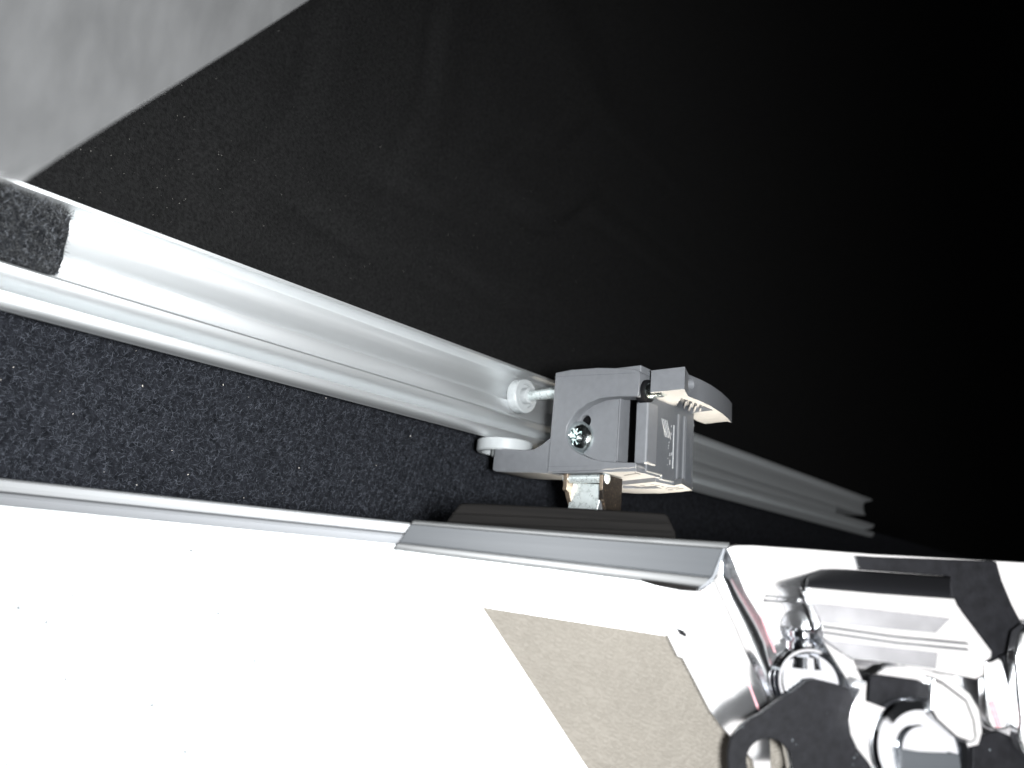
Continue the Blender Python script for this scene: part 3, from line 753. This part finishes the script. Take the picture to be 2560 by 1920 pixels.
plate('side_cheek', [(2022, 1480), (2034, 1512), (2048, 1552), (2056, 1600), (2080, 1640), (2132, 1722), (2155, 1700), (2130, 1640), (2085, 1612), (2058, 1598), (2048, 1550), (2032, 1510)], .0150, .004, M['chrome'])
# spring neck and drum
nc = on_y(2010, 1600, .0085)
lathe('spring_neck', on_y(2008, 1572, .0085), (0, 0, -1), [(.0026, 0), (.0034, .0006), (.0034, .0018), (.0028, .0024), (.0036, .0030), (.0036, .0046), (.0029, .0052), (.0040, .0060), (.0044, .0085)], M['chrome_s'], latch, n=28)
dc = on_y(2012, 1702, .0066)
drum = lathe('drum', dc, (-.12, -1, .05), [(.0078, 0), (.0082, .0006), (.0082, .0022), (.0076, .0027), (.0076, .0034), (.0080, .0040), (.0080, .0056), (.0072, .0064), (.0066, .0062), (.0060, .0052), (.001, .0050)], M['chrome_s'], latch, n=48)
# lower black plate with the round hole
low = [(1826, 1960), (1821, 1900), (1822, 1872), (1829, 1846), (1854, 1815), (1881, 1795), (1900, 1786)]
xs = [(1908, 1781), (1945, 1754), (1981, 1732), (2021, 1703)]
for (xa, ya), (xb, yb) in zip(xs, xs[1:]):
    for i in range(4):
        t = i / 4; low += [(xa + (xb - xa) * t, ya + (yb - ya) * t), (xa + (xb - xa) * (t + .12) - 1, ya + (yb - ya) * (t + .12) - 3)]
low += [(2021, 1701), (2042, 1699), (2090, 1710), (2135, 1724), (2148, 1738), (2140, 1764), (2131, 1777), (2122, 1808), (2120, 1828), (2131, 1855), (2155, 1885), (2180, 1913), (2215, 1960)]
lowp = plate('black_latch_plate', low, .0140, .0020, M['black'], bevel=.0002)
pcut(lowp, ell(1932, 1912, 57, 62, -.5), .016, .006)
lathe('plate_standoff', on_y(2060, 1860, .0122), (0, 1, 0), [(.004, 0), (.004, .0065)], M['chrome'], latch)
# boss with rectangular window
boss_px = [(2126, 1835), (2122, 1800), (2132, 1765), (2150, 1722), (2180, 1690), (2215, 1668), (2270, 1664), (2330, 1678), (2385, 1702), (2425, 1735), (2448, 1775), (2456, 1830), (2446, 1862), (2420, 1868), (2422, 1960), (2205, 1960), (2170, 1905), (2142, 1870)]
boss = plate('boss', boss_px, .0195, .0060, M['chrome'], bevel=.0012, seg=4)
win = [(2176, 1694), (2200, 1688), (2300, 1702), (2332, 1716), (2334, 1740), (2328, 1780), (2280, 1782), (2225, 1774), (2172, 1754)]
pcut(boss, win, .021, .008)
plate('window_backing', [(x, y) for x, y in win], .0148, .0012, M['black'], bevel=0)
# stepped lower bush of the boss
lathe('bush', on_y(2300, 1875, .0195), (.05, -1, .08), [(.0105, -.002), (.0105, .0004), (.0098, .0012), (.0080, .0016), (.0078, .0008), (.0050, .0006), (.0048, .0018), (.001, .002)], M['chrome_s'], latch, n=48)
plate('bush_slot', [(2252, 1872), (2300, 1880), (2400, 1886), (2404, 1920), (2400, 1950), (2255, 1935)], .0220, .0015, M['cap'], bevel=.0003)
# connecting link and right hand parts
plate('link_bar', [(2330, 1690), (2360, 1705), (2420, 1750), (2440, 1800), (2446, 1850), (2430, 1862), (2390, 1846), (2340, 1800), (2325, 1775)], .0215, .0024, M['chrome'], bevel=.0008, seg=3)
plate('hook_arm', [(2462, 1652), (2480, 1648), (2496, 1640), (2508, 1650), (2524, 1710), (2536, 1770), (2540, 1800), (2532, 1818), (2510, 1826), (2480, 1824), (2468, 1800), (2464, 1740)], .0125, .003, M['chrome'], bevel=.0010, seg=3)
plate('black_reflection_side', [(2440, 1842), (2500, 1828), (2548, 1850), (2570, 1890), (2640, 1960), (2640, 2000), (2430, 2000), (2432, 1870)], .0110, .002, M['black'])  # dark areas reflected in the chrome, built as black pieces
plate('black_reflection_side', [(2506, 1640), (2536, 1628), (2540, 1700), (2546, 1760), (2540, 1790), (2528, 1720)], .0098, .002, M['black'])
plate('right_cheek', [(2552, 1580), (2575, 1560), (2700, 1560), (2700, 1960), (2600, 1920), (2560, 1880), (2548, 1850), (2552, 1800), (2546, 1740), (2540, 1640)], .0155, .004, M['chrome'], bevel=.0010, seg=3)
plate('red_edge_line', [(2472, 1756), (2484, 1752), (2506, 1816), (2492, 1820)], .01265, .001, M['red'], bevel=0)
